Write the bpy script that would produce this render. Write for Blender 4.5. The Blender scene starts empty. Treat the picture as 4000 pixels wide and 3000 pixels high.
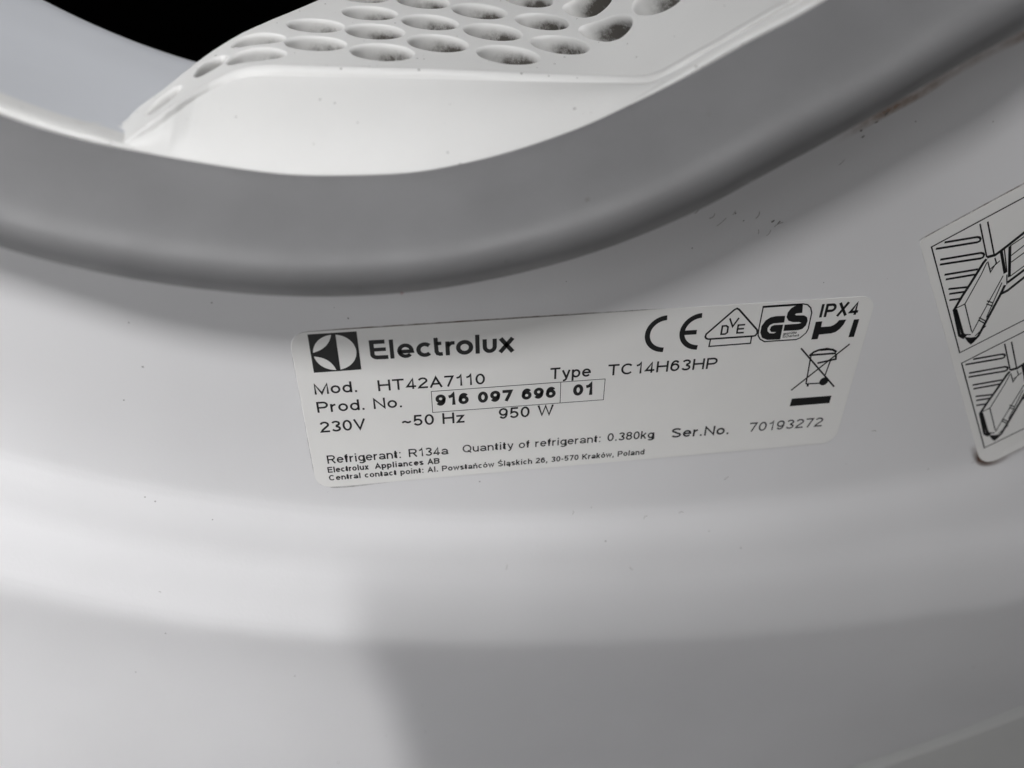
import bpy, math, random
import numpy as np
from mathutils import Matrix, Vector
from mathutils.geometry import delaunay_2d_cdt

random.seed(7)
rng = np.random.default_rng(11)
C = bpy.context.scene.collection
sc = bpy.context.scene
MM = 0.001

# ------------------------------------------------------------------ camera
cam_d = bpy.data.cameras.new('camera')
cam = bpy.data.objects.new('camera', cam_d)
C.objects.link(cam)
right = Vector((0.9903374, -0.1386658, -0.0018897))
up = Vector((0.0739159, 0.5162730, 0.8532284))
fwd = Vector((0.1173380, 0.8451237, -0.5215341))
M = Matrix.Identity(4)
for i in range(3):
    M[i][0], M[i][1], M[i][2] = right[i], up[i], -fwd[i]
M.translation = Vector((-0.0318806, -0.115840, 0.0749510))
cam.matrix_world = M
cam_d.sensor_width = 36.0
cam_d.lens = 25.2
cam_d.clip_start = 0.004
cam_d.clip_end = 20.0
cam_d.dof.use_dof = True
cam_d.dof.focus_distance = 0.1365
cam_d.dof.aperture_fstop = 9.5
sc.camera = cam

# ------------------------------------------------------------------ light
sc.view_settings.view_transform = 'Standard'
sc.view_settings.look = 'None'
sc.view_settings.gamma = 1.0
sc.view_settings.exposure = 0.0
world = bpy.data.worlds.new('World')
sc.world = world
world.use_nodes = True
wb = world.node_tree.nodes['Background']
wb.inputs['Color'].default_value = (0.93, 0.96, 1.0, 1)
wb.inputs['Strength'].default_value = 0.008


def area_lamp(name, loc, target, sx, sy, power, color, xdir):
    d = bpy.data.lights.new(name, 'AREA')
    d.shape = 'RECTANGLE'
    d.size, d.size_y = sx, sy
    d.energy = power
    d.color = color
    o = bpy.data.objects.new(name, d)
    C.objects.link(o)
    z = (Vector(loc) - Vector(target)).normalized()
    x = Vector(xdir)
    x = (x - z * x.dot(z)).normalized()
    y = z.cross(x)
    m = Matrix.Identity(4)
    for i in range(3):
        m[i][0], m[i][1], m[i][2] = x[i], y[i], z[i]
    m.translation = Vector(loc)
    o.matrix_world = m
    return o


# ceiling tube above and to the left of the photographer: two beams, narrowed and aimed left to make light fade rightward
KEY = Vector((-0.30, -0.61, 0.75)).normalized() * 1.5
for _t, _p, _s in (((-0.30, 0, 0), 0.32, 25), ((-0.15, 0, 0), 0.66, 50)):
    area_lamp('ceiling_tube_lamp', KEY, _t, 0.07, 0.24, _p, (1.0, 0.992, 0.99), (1, 0, 0)).data.spread = math.radians(_s)
# fill added nearly overhead to lift the up-facing surfaces
area_lamp('overhead_fill_lamp', Vector((0.20, -0.62, 1.6)).normalized() * 1.5, (-0.2, 0, 0), 0.10, 0.35, 0.21, (0.99, 0.993, 1.0), (1, 0, 0)).data.spread = math.radians(28)
# soft fills added from the left and from below, with no known source
area_lamp('left_fill_lamp', Vector((-0.80, -1.0, 0.4)).normalized() * 1.5, (0, 0, 0), 0.6, 0.6, 3.4, (0.975, 0.985, 1.0), (1, 0, 0))
area_lamp('low_fill_lamp', Vector((-1.0, -0.8, -0.5)).normalized() * 1.5, (0, 0, 0), 0.6, 0.6, 3.1, (0.995, 0.99, 1.0), (1, 0, 0))
area_lamp('low_fill_lamp', Vector((0.0, -1.2, -0.6)).normalized() * 1.5, (0, 0, 0), 0.6, 0.6, 1.8, (1.0, 0.985, 0.965), (1, 0, 0))


# ------------------------------------------------------------------ materials
def mat(name, color, rough=0.4, noise=0.0, nscale=200.0, bump=0.0, bscale=900.0, spec=0.5,
        specks=0.0, speck_color=(0.12, 0.11, 0.10), speck_scale=260.0, speck_size=0.2, coat=0.0, rvar=0.0):
    m = bpy.data.materials.new(name)
    m.use_nodes = True
    nt = m.node_tree
    b = nt.nodes['Principled BSDF']
    b.inputs['Roughness'].default_value = rough
    b.inputs['Specular IOR Level'].default_value = spec
    b.inputs['Coat Weight'].default_value = coat
    b.inputs['Coat Roughness'].default_value = 0.2
    tc = nt.nodes.new('ShaderNodeTexCoord')
    col = nt.nodes.new('ShaderNodeRGB')
    col.outputs[0].default_value = (*color, 1)
    last = col.outputs[0]
    if noise > 0:
        n = nt.nodes.new('ShaderNodeTexNoise')
        n.inputs['Scale'].default_value = nscale
        n.inputs['Detail'].default_value = 4
        nt.links.new(tc.outputs['Object'], n.inputs['Vector'])
        r = nt.nodes.new('ShaderNodeMapRange')
        r.inputs['From Min'].default_value = 0.3
        r.inputs['From Max'].default_value = 0.7
        r.inputs['To Min'].default_value = 1 - noise
        r.inputs['To Max'].default_value = 1 + noise * 0.5
        nt.links.new(n.outputs['Fac'], r.inputs['Value'])
        mx = nt.nodes.new('ShaderNodeVectorMath')
        mx.operation = 'SCALE'
        nt.links.new(last, mx.inputs[0])
        nt.links.new(r.outputs[0], mx.inputs['Scale'])
        last = mx.outputs[0]
    if specks > 0:
        v = nt.nodes.new('ShaderNodeTexVoronoi')
        v.inputs['Scale'].default_value = speck_scale
        v.inputs['Randomness'].default_value = 1.0
        nt.links.new(tc.outputs['Object'], v.inputs['Vector'])
        # only a few of the cells carry a speck, each of its own size
        sep = nt.nodes.new('ShaderNodeSeparateColor')
        nt.links.new(v.outputs['Color'], sep.inputs[0])
        gate = nt.nodes.new('ShaderNodeMapRange')
        gate.inputs['From Min'].default_value = 1 - specks
        gate.inputs['From Max'].default_value = 1.0
        gate.inputs['To Min'].default_value = 0.0
        gate.inputs['To Max'].default_value = speck_size
        nt.links.new(sep.outputs[0], gate.inputs['Value'])
        lt = nt.nodes.new('ShaderNodeMath')
        lt.operation = 'LESS_THAN'
        nt.links.new(v.outputs['Distance'], lt.inputs[0])
        nt.links.new(gate.outputs[0], lt.inputs[1])
        f = nt.nodes.new('ShaderNodeMath')
        f.operation = 'MULTIPLY'
        nt.links.new(lt.outputs[0], f.inputs[0])
        f.inputs[1].default_value = 0.6
        mixn = nt.nodes.new('ShaderNodeMix')
        mixn.data_type = 'RGBA'
        nt.links.new(f.outputs[0], mixn.inputs[0])
        nt.links.new(last, mixn.inputs[6])
        mixn.inputs[7].default_value = (*speck_color, 1)
        last = mixn.outputs[2]
    nt.links.new(last, b.inputs['Base Color'])
    if rvar > 0:
        n3 = nt.nodes.new('ShaderNodeTexNoise')
        n3.inputs['Scale'].default_value = 38
        n3.inputs['Detail'].default_value = 7
        n3.inputs['Roughness'].default_value = 0.65
        n3.inputs['Distortion'].default_value = 1.2
        nt.links.new(tc.outputs['Object'], n3.inputs['Vector'])
        r3 = nt.nodes.new('ShaderNodeMapRange')
        r3.inputs['From Min'].default_value = 0.3
        r3.inputs['From Max'].default_value = 0.7
        r3.inputs['To Min'].default_value = rough - rvar
        r3.inputs['To Max'].default_value = rough + rvar
        nt.links.new(n3.outputs['Fac'], r3.inputs['Value'])
        nt.links.new(r3.outputs[0], b.inputs['Roughness'])
    if bump > 0:
        n2 = nt.nodes.new('ShaderNodeTexNoise')
        n2.inputs['Scale'].default_value = bscale
        n2.inputs['Detail'].default_value = 3
        nt.links.new(tc.outputs['Object'], n2.inputs['Vector'])
        bp = nt.nodes.new('ShaderNodeBump')
        bp.inputs['Strength'].default_value = bump
        bp.inputs['Distance'].default_value = 0.0002
        nt.links.new(n2.outputs['Fac'], bp.inputs['Height'])
        nt.links.new(bp.outputs['Normal'], b.inputs['Normal'])
    return m


def dirt_mat(name, color, scale, lo, hi, rough=0.9):
    """a see-through film of dirt: noise decides where it sticks"""
    m = bpy.data.materials.new(name)
    m.use_nodes = True
    nt = m.node_tree
    b = nt.nodes['Principled BSDF']
    b.inputs['Base Color'].default_value = (*color, 1)
    b.inputs['Roughness'].default_value = rough
    tc = nt.nodes.new('ShaderNodeTexCoord')
    n = nt.nodes.new('ShaderNodeTexNoise')
    n.inputs['Scale'].default_value = scale
    n.inputs['Detail'].default_value = 6
    n.inputs['Roughness'].default_value = 0.65
    nt.links.new(tc.outputs['Object'], n.inputs['Vector'])
    r = nt.nodes.new('ShaderNodeMapRange')
    r.inputs['From Min'].default_value = lo
    r.inputs['From Max'].default_value = hi
    nt.links.new(n.outputs['Fac'], r.inputs['Value'])
    at = nt.nodes.new('ShaderNodeAttribute')
    at.attribute_name = 'cover'
    mu = nt.nodes.new('ShaderNodeMath')
    mu.operation = 'MULTIPLY'
    mu.use_clamp = True
    nt.links.new(r.outputs[0], mu.inputs[0])
    nt.links.new(at.outputs['Fac'], mu.inputs[1])
    nt.links.new(mu.outputs[0], b.inputs['Alpha'])
    return m


WHITE = (0.80, 0.80, 0.81)
m_frame = mat('white_plastic', (0.79, 0.786, 0.799), 0.44, 0.035, 22, 0.12, 1500, specks=0.05, speck_scale=620, speck_size=0.13, rvar=0.10)
m_cab = mat('white_enamel', (0.76, 0.76, 0.75), 0.35, 0.03, 18, 0.08, 1200, specks=0.03, speck_scale=500, speck_size=0.12, rvar=0.08)
m_tun = mat('cool_white_plastic', (0.725, 0.745, 0.785), 0.42, 0.03, 30, 0.08, 1500)
m_filter = mat('warm_white_plastic', (0.80, 0.797, 0.785), 0.42, 0.03, 60, 0.12, 1500, specks=0.10, speck_scale=900, speck_size=0.22, rvar=0.08)
m_seal = mat('grey_rubber', (0.222, 0.221, 0.226), 0.5, 0.10, 55, 0.22, 2600, spec=0.35, specks=0.04, speck_scale=520, speck_size=0.16, rvar=0.12,
             speck_color=(0.09, 0.09, 0.09))
m_black = mat('unlit_black', (0.06, 0.054, 0.054), 1.0, spec=0.05)  # near-black base colour stands in for the drum's lack of light
m_label = mat('cream_film', (0.865, 0.858, 0.842), 0.46, 0.02, 90, 0.05, 1800)
m_ink = mat('black_ink', (0.008, 0.008, 0.009), 0.5, 0.2, 1200)
m_ink_grey = mat('worn_grey_ink', (0.04, 0.04, 0.043), 0.55, 0.3, 900)
m_ink_thin = mat('faded_black_ink', (0.010, 0.010, 0.011), 0.55, 0.2, 900)
m_scuff = mat('dark_dust', (0.20, 0.19, 0.185), 0.9)
m_red = mat('red_fleck', (0.32, 0.06, 0.05), 0.7)
m_edge = dirt_mat('brown_edge_dirt', (0.20, 0.15, 0.11), 420, 0.28, 0.62)
m_rust = dirt_mat('brown_grime', (0.40, 0.27, 0.19), 340, 0.2, 0.7)
m_glue = dirt_mat('dark_glue_dirt', (0.12, 0.065, 0.045), 320, 0.15, 0.55)
m_smudge = dirt_mat('grey_smudge', (0.22, 0.21, 0.20), 1500, 0.50, 0.62)


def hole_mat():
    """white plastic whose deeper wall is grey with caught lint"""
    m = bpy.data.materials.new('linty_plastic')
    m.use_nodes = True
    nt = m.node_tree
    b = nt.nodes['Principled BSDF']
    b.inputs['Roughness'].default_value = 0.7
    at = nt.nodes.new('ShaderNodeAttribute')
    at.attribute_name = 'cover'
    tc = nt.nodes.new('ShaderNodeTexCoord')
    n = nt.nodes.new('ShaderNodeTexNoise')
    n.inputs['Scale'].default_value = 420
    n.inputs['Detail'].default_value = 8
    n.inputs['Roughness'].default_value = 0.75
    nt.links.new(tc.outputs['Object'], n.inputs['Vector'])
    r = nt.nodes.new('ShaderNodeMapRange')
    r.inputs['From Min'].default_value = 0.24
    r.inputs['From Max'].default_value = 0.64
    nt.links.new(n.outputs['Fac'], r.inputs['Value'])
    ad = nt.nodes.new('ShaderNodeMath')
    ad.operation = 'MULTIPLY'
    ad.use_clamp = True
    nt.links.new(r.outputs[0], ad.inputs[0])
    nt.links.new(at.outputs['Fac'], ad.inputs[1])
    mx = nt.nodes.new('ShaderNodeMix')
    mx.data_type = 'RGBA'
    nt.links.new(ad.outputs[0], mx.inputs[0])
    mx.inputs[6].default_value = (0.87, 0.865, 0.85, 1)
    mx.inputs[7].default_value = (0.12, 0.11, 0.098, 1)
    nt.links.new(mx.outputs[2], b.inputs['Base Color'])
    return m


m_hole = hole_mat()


# ------------------------------------------------------------------ helpers
def link(name, me, material, parent=None, smooth=True, angle=None):
    me.name = name
    if material:
        me.materials.append(material)
    if smooth:
        me.shade_smooth()
        if angle is not None:
            me.set_sharp_from_angle(angle=math.radians(angle))
    o = bpy.data.objects.new(name, me)
    C.objects.link(o)
    if parent:
        o.parent = parent
    return o


def mesh(verts, faces):
    me = bpy.data.meshes.new('m')
    me.from_pydata([tuple(v) for v in verts], [], faces)
    me.validate()
    me.update()
    return me


def cover(me, vals):
    a = me.attributes.new('cover', 'FLOAT', 'POINT')
    a.data.foreach_set('value', np.asarray(vals, dtype=np.float32))


def thing(name, label, cat, loc=(0, 0, 0)):
    o = bpy.data.objects.new(name, None)
    C.objects.link(o)
    o.location = loc
    o.empty_display_size = 0.02
    o['label'] = label
    o['category'] = cat
    return o


def grid(rows, closed=False, flip=False):
    rows = np.asarray(rows, float)
    nr, nc = rows.shape[:2]
    f = []
    for i in range(nr - 1):
        for j in range(nc if closed else nc - 1):
            k = (j + 1) % nc
            q = (i * nc + j, i * nc + k, (i + 1) * nc + k, (i + 1) * nc + j)
            f.append(q[::-1] if flip else q)
    return rows.reshape(-1, 3), f


def cr(P, n, closed=False):
    """centripetal Catmull-Rom through points"""
    P = np.asarray(P, float)
    if closed:
        Q = np.vstack([P[-1:], P, P[:2]])
        N = len(P) + 1
    else:
        Q = np.vstack([2 * P[0] - P[1], P, 2 * P[-1] - P[-2]])
        N = len(P)
    tk = np.concatenate([[0], np.cumsum(np.linalg.norm(np.diff(Q, axis=0), axis=1) ** .5 + 1e-9)])
    out = []
    for s in np.linspace(0, N - 1 - 1e-9, n, endpoint=not closed):
        i = int(s)
        u = s - i
        t0, t1, t2, t3 = tk[i:i + 4]
        t = t1 + u * (t2 - t1)
        p0, p1, p2, p3 = Q[i:i + 4]
        A1 = (t1 - t) / (t1 - t0) * p0 + (t - t0) / (t1 - t0) * p1
        A2 = (t2 - t) / (t2 - t1) * p1 + (t - t1) / (t2 - t1) * p2
        A3 = (t3 - t) / (t3 - t2) * p2 + (t - t2) / (t3 - t2) * p3
        B1 = (t2 - t) / (t2 - t0) * A1 + (t - t0) / (t2 - t0) * A2
        B2 = (t3 - t) / (t3 - t1) * A2 + (t - t1) / (t3 - t1) * A3
        out.append((t2 - t) / (t2 - t1) * B1 + (t - t1) / (t2 - t1) * B2)
    return np.array(out)


# the door opening, all in millimetres: x right, z up in the front plane, y into the machine
CX, CZ = -40.0, 181.0
NT = 900
# angle measured from straight down; denser where the photograph looks
_u = np.linspace(-1, 1, NT, endpoint=False)
TH = np.pi * (0.42 * _u + 0.58 * _u ** 3)
SIN, COS = np.sin(TH), np.cos(TH)


def radius_fn(pts, smooth=14):
    """closed outline -> radius about the opening's centre at every angle"""
    d = cr(pts, 4000, closed=True)
    a = np.arctan2(d[:, 0] - CX, CZ - d[:, 1])
    r = np.hypot(d[:, 0] - CX, d[:, 1] - CZ)
    o = np.argsort(a)
    a, r = a[o], r[o]
    a = np.concatenate([a - 2 * np.pi, a, a + 2 * np.pi])
    r = np.concatenate([r, r, r])
    R = np.interp(TH, a, r)
    for _ in range(smooth):
        R = (np.roll(R, 1) + 2 * R + np.roll(R, -1)) / 4
    return R


def ring(R, y):
    """loop of points at radius R(th) and depth y (numbers or arrays)"""
    R = np.broadcast_to(R, TH.shape)
    y = np.broadcast_to(y, TH.shape)
    return np.stack([CX + R * SIN, y, CZ - R * COS], -1) * MM


def arc_pts(R, a0, a1, n):
    return [(CX + R * math.sin(math.radians(a)), CZ - R * math.cos(math.radians(a)))
            for a in np.linspace(a0, a1, n)]


rU = radius_fn([(-86.5, 56.0), (-73.0, 51.0), (-59.8, 47.8), (-50.2, 46.1), (-41.5, 45.6), (-31.1, 45.7), (-24, 46.7),
                (-16.4, 48.3), (-5.8, 51.5), (1.25, 54.4), (8.1, 57.6), (18.1, 62.8), (28.9, 68.1)]
               + arc_pts(133.5, 45, 318, 24), 20)
rL = radius_fn([(-91.2, 38.7), (-77, 33), (-61, 29.1), (-47.1, 27.4), (-32.5, 27.3), (-16.9, 29.2), (-1.6, 32.9),
                (13.2, 38.6), (20.4, 42.4), (29.2, 46.9), (38.8, 52.2), (51, 59.2), (60.8, 64.3)]
               + arc_pts(154, 52, 316, 24), 20)
rF = radius_fn([(-108.9, -2.1), (-98.9, -7), (-88.2, -11.7), (-73.6, -16.7), (-55.1, -21.8), (-26.8, -27.3), (6.9, -30.6), (45.6, -31.2),
                (63.4, -30.2), (89.9, -26.6), (103.4, -23.6), (140, -9), (175, 22), (200, 80), (206, 180), (196, 300), (120, 372),
                (-40, 388), (-190, 362), (-238, 280), (-243, 180), (-228, 90), (-185, 38), (-140, 12)], 30)
rC = radius_fn([(-113.4, -25.8), (-100.7, -33), (-86.6, -39.6), (-71, -45.5), (-55.7, -50), (-28.6, -56.4), (6.9, -62), (34.5, -65),
                (63, -66.2), (87.4, -65.9), (113.4, -64.4), (148, -48), (192, -6), (222, 68), (229, 180), (218, 308), (132, 392),
                (-40, 410), (-205, 384), (-258, 290), (-263, 180), (-247, 84), (-200, 25), (-146, -5)], 30)


def rect_r(x0, x1, z0, z1):
    with np.errstate(divide='ignore'):
        tx = np.where(SIN > 0, (x1 - CX) / SIN, (x0 - CX) / SIN)
        tz = np.where(-COS > 0, (z1 - CZ) / -COS, (z0 - CZ) / -COS)
    return np.minimum(np.where(tx > 0, tx, 1e9), np.where(tz > 0, tz, 1e9))


# lower edge of the door frame: an arc of 326 mm radius about (-8.2, 167.8)
_bx, _bz = CX + 8.2, CZ - 167.8
_b = _bx * SIN - _bz * COS
_c = _bx ** 2 + _bz ** 2 - 326.0 ** 2
rP = np.minimum(-_b + np.sqrt(_b * _b - _c), rect_r(-300, 282, -400, 470))


def profile(ctrl, n):
    return cr(np.array(ctrl, float), n)


# ------------------------------------------------------------------ the dryer
dryer = thing('tumble_dryer', 'white tumble dryer seen close at its open round door, with grey seal and rating plate', 'dryer')

# door frame: flat face under the seal, concave step, rounded crease, front panel
rows = [ring(rL - 9, 2.0), ring(rL - 8, 0.0)]
for f in np.linspace(0.0, 1.0, 9)[1:-1]:
    rows.append(ring((rL - 8) * (1 - f) + (rF - 2) * f, 0))
step = profile([(-0.16, 0), (-0.04, -0.03), (0.05, -0.38), (0.13, -1.1), (0.22, -1.95), (0.32, -2.6), (0.42, -3.1), (0.52, -3.85), (0.60, -4.7),
                (0.70, -5.7), (0.82, -6.75), (0.91, -7.6)], 52)
for f, y in step:
    rows.append(ring(rF + f * (rC - rF), y))
for d, y in profile([(-1.0, -8.1), (1.0, -8.45), (3.4, -8.5), (6.5, -8.2), (11, -7.6), (17, -6.9), (24, -6.3)], 24):
    rows.append(ring(rC + d, y))
wid = rP - (rC + 24)
for f in (0.3, 0.6, 0.85):
    rows.append(ring(rC + 24 + f * wid, -6.3 + 2.3 * f))
for d, y in ((-2.2, -4.02), (-1.2, -3.9), (-0.4, -3.4), (0, -2.6), (0, 4)):
    rows.append(ring(rP + d, y))
v_, f_ = grid(rows, closed=True)
frame = link('door_frame', mesh(v_, f_), m_frame, dryer)

# cabinet front below the frame's edge, with its rounded bead, then the cabinet sides
rows = []
for d, y in profile([(-2, 6.0), (0.8, 5.0), (0.95, 2.0), (1.5, -0.6), (2.8, -2.9), (4.4, -4.3), (5.8, -4.3), (7.0, -3.2), (8.2, -2.3), (10.5, -2.0)], 30):
    rows.append(ring(rP + d, y))
ro = rect_r(-352, 272, -480, 590)
for f in (0.25, 0.6):
    rows.append(ring((rP + 10.5) * (1 - f) + (ro - 4) * f, -2.0))
rows += [ring(ro - 4, -2.0), ring(ro - 1, -1.3), ring(ro, 2), ring(ro, 560)]
v_, f_ = grid(rows, closed=True)
cab = link('cabinet_front', mesh(v_, f_), m_cab, dryer)

# rubber seal: D-shaped band bulging out of the frame
SEC = [(0.02, -2.0), (0.0, -4.4), (0.025, -6.2), (0.08, -8.2), (0.17, -11.2), (0.26, -14.1), (0.35, -16.7), (0.44, -18.6),
       (0.53, -19.4), (0.63, -19.0), (0.73, -17.5), (0.82, -15.2), (0.90, -12.2), (0.955, -9.2), (0.984, -6.2), (0.97, -3.0), (0.94, 0.6)]
sec = profile(SEC, 44)
rows = [ring(rU + a * (rL - rU), y) for a, y in sec]
v_, f_ = grid(rows, closed=True)
seal = link('door_seal', mesh(v_, f_), m_seal, dryer)

# white inner ring: a rounded lip inside the seal, then the throat running into the machine
rows = []
lip = profile([(2.2, -3.0), (0.8, -5.0), (0.1, -5.7), (-0.45, -5.5), (-0.8, -4.4), (-0.85, -2.5), (-0.75, 0.0)], 16)
_dg = np.degrees(TH)
lipw = 1 - 0.86 * np.clip((_dg + 15.5) / 3.0, 0, 1) * np.clip((24.0 - _dg) / 6.0, 0, 1)
for d, y in lip:
    rows.append(ring(rU + (d if d > 0 else d * lipw), -4.9 + (y + 4.9) * (lipw if y < -4.9 else 1.0)))
v_, f_ = grid(rows, closed=True)
lip_o = link('throat_lip', mesh(v_, f_), m_filter, dryer)
rows = rows[-1:]
for f in np.linspace(0, 1, 15)[1:]:
    g = 1 - (1 - f) ** 3
    rows.append(ring((rU - 0.75 * lipw) * (1 - g) + 135.3 * g, 76 * f))
rows += [ring(135.6, 77.2), ring(136.6, 77.8), ring(150, 78)]
v_, f_ = grid(rows, closed=True)
throat = link('throat_ring', mesh(v_, f_), m_tun, dryer)

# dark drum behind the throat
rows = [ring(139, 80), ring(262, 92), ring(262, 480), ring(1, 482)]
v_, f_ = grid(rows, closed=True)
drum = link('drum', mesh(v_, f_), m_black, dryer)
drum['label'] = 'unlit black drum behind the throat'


# ------------------------------------------------------------------ lint filter
filt = thing('lint_filter', 'white plastic lint filter cover with rows of round holes, sitting in the dryer mouth', 'filter',
             (-0.025, 0.01, 0.05))
filt_inv = Vector((0.025, -0.01, -0.05))
RD = np.array([[-74.05, -5.0, 49.89], [-71.99, -4.41, 51.11], [-70.02, -3.54, 52.29], [-68.23, -2.27, 53.39], [-66.59, -0.73, 54.4],
               [-65.22, 1.15, 55.17], [-64.12, 3.28, 55.73], [-63.03, 5.42, 56.25], [-61.62, 7.34, 56.84], [-59.79, 8.79, 57.53],
               [-57.62, 9.71, 58.17], [-55.23, 10.0, 58.57], [-52.77, 10.0, 58.66], [-50.3, 10.0, 58.58], [-47.84, 10.0, 58.47],
               [-45.37, 10.0, 58.35], [-42.91, 10.0, 58.24], [-40.44, 10.0, 58.13], [-37.97, 10.0, 58.02], [-35.51, 10.0, 57.92],
               [-33.04, 10.0, 57.81], [-30.57, 10.0, 57.71], [-28.11, 10.0, 57.59], [-25.64, 10.01, 57.46], [-23.18, 10.04, 57.31],
               [-20.72, 10.07, 57.16], [-18.25, 10.06, 57.0], [-15.79, 9.99, 56.86], [-13.33, 9.9, 56.72], [-10.87, 9.77, 56.59],
               [-8.42, 9.51, 56.48], [-6.01, 8.99, 56.41], [-3.69, 8.16, 56.38], [-1.48, 7.07, 56.4], [0.61, 5.77, 56.46],
               [2.5, 4.2, 56.55], [4.11, 2.34, 56.69], [5.69, 0.48, 56.97], [7.46, -1.04, 57.66], [9.31, -2.1, 58.86],
               [11.34, -2.69, 60.1], [13.51, -2.91, 61.24], [15.7, -3.0, 62.37], [17.88, -3.04, 63.54], [20.05, -3.02, 64.72],
               [22.23, -3.0, 65.88], [24.43, -3.0, 67.0], [26.64, -3.0, 68.1], [28.85, -3.0, 69.2], [31.06, -3.0, 70.29]])
RDL = 123.22                                # its length along the ridge, one point every RDL / 50
TD = np.arange(50) * RDL / 50
DV = np.array([-0.0901399, 0.97762656, 0.19005555])


def ridge_pt(t):
    t = np.asarray(t, float)
    p = np.stack([np.interp(t, TD, RD[:, k]) for k in range(3)], -1)
    ex = np.clip(t - TD[-1], 0, None)       # carries on up the right wall of the mouth
    tan = (RD[-1] - RD[-3]) / (TD[-1] - TD[-3])
    bx = np.clip(-t, 0, None)               # and down out of sight at the left
    tan0 = np.array([-0.79, 0.02, 0.70])
    return p + ex[..., None] * tan + bx[..., None] * tan0


def surf(t, w):
    return ridge_pt(t) + np.asarray(w, float)[..., None] * DV


def surf_n(t):
    """outward normal of the ruled cover at t"""
    T = ridge_pt(np.asarray(t) + 1.2) - ridge_pt(np.asarray(t) - 1.2)
    n = np.cross(T, DV)
    n = n / np.linalg.norm(n, axis=-1, keepdims=True)
    return np.where(n[..., 2:3] < 0, -n, n)


# (along the ridge, back from it, half width, half depth) of every hole in mm
HOLES = [(27.2, 7.1, 4.9, 3.2), (37.0, 12.9, 5.1, 3.9), (47.9, 9.3, 5.3, 4.5), (27.4, 15.1, 4.6, 3.0), (37.3, 23.0, 5.0, 4.1),
         (47.7, 20.7, 5.2, 4.6), (47.7, 32.2, 5.2, 4.7), (47.6, 44.0, 5.2, 4.8), (58.6, 27.8, 5.3, 5.0), (58.2, 15.3, 5.3, 5.0),
         (69.7, 10.6, 5.4, 5.1), (69.7, 23.6, 5.4, 5.3), (69.8, 37.2, 5.4, 5.5), (59.2, 42.2, 5.3, 5.4), (80.9, 17.4, 5.3, 5.4),
         (81.3, 31.5, 5.3, 5.6), (82.6, 47.0, 5.3, 6.0), (92.4, 24.3, 5.2, 5.5), (93.6, 38.4, 5.2, 5.8), (100.8, 13.6, 0, 0),
         (18.7, 9.5, 3.6, 2.9), (8.6, 7.0, 3.6, 2.6),
         (103.2, 25.0, 4.4, 5.6), (112.3, 17.5, 4.6, 5.8), (59.0, 56.5, 5.3, 5.4), (70.5, 51.5, 5.4, 5.6), (70.8, 65.5, 5.4, 5.6),
         (82.9, 61.5, 5.3, 5.8), (94.6, 53.0, 5.2, 5.8), (105.2, 41.0, 4.6, 5.8), (114.5, 34.5, 4.6, 5.8)]
HOLES = [(h[0], h[1], h[2] * 0.95, h[3] * 0.93) for h in HOLES if h[2] > 0]
BACK = [(-4.5, 2.6), (-3.0, 5.0), (-1.0, 8.3), (1.0, 11.2), (3.3, 13.2), (7.2, 12.8), (9.5, 13.2), (14.4, 14.8), (22.6, 18.6), (27, 22), (30.7, 27), (38.7, 40),
        (45, 52), (52, 63), (62, 73), (75, 76), (100, 76), (128, 76), (128, 2.4)]
W0 = 2.2                                    # the cover starts this far behind the ridge


def pt_in_poly(p, poly):
    x, y = p
    c = False
    for i in range(len(poly)):
        (x0, y0), (x1, y1) = poly[i - 1], poly[i]
        if (y0 > y) != (y1 > y) and x < (x1 - x0) * (y - y0) / (y1 - y0) + x0:
            c = not c
    return c


outline = [(t, W0) for t in np.concatenate([[-4.5], np.arange(-4.0, 128.01, 1.2)])]
edge = np.array(BACK[::-1])
seg = cr(edge, 150)
outline = outline + [tuple(p) for p in seg[1:-1]]
NC = 36
RIM = 0.85
pts, edges = [], []


def add_loop(lp):
    s = len(pts)
    pts.extend(lp)
    n = len(lp)
    edges.extend([(s + i, s + (i + 1) % n) for i in range(n)])


add_loop(outline)
circ = []
for (t, w, a, b) in HOLES:
    lp = [(t + (a + RIM * 0.6) * math.cos(k), w + (b + RIM * 0.55) * math.sin(k)) for k in np.linspace(0, 2 * np.pi, NC, endpoint=False)]
    circ.append(lp)
    add_loop(lp)
for t in np.arange(-3, 127, 2.0):
    for w in np.arange(W0 + 1.6, 76, 2.0):
        if not pt_in_poly((t, w), outline):
            continue
        if any(((t - h[0]) / (h[2] + 1.4)) ** 2 + ((w - h[1]) / (h[3] + 1.4)) ** 2 < 1 for h in HOLES):
            continue
        if min((t - q[0]) ** 2 + (w - q[1]) ** 2 for q in seg[::3]) < 1.0:
            continue
        pts.append((t, w))
vv, _, ff, _, _, _ = delaunay_2d_cdt([Vector(p) for p in pts], edges, [], 0, 1e-5)
vv = np.array([tuple(p) for p in vv])
keep = []
for f in ff:
    c = vv[list(f)].mean(0)
    if not pt_in_poly(c, outline):
        continue
    if any(((c[0] - h[0]) / (h[2] + RIM * 0.6)) ** 2 + ((c[1] - h[1]) / (h[3] + RIM * 0.55)) ** 2 < 0.995 for h in HOLES):
        continue
    keep.append(tuple(f))
P3 = surf(vv[:, 0], vv[:, 1])


def lf(P):
    """mm in the room -> metres relative to the filter's origin"""
    return np.asarray(P) * MM + np.array(filt_inv)


me = mesh(lf(P3), keep)
N3 = surf_n(vv[:, 0])
body = link('filter_cover', me, m_filter, filt)
me.normals_split_custom_set_from_vertices([tuple(n) for n in N3])

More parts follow.
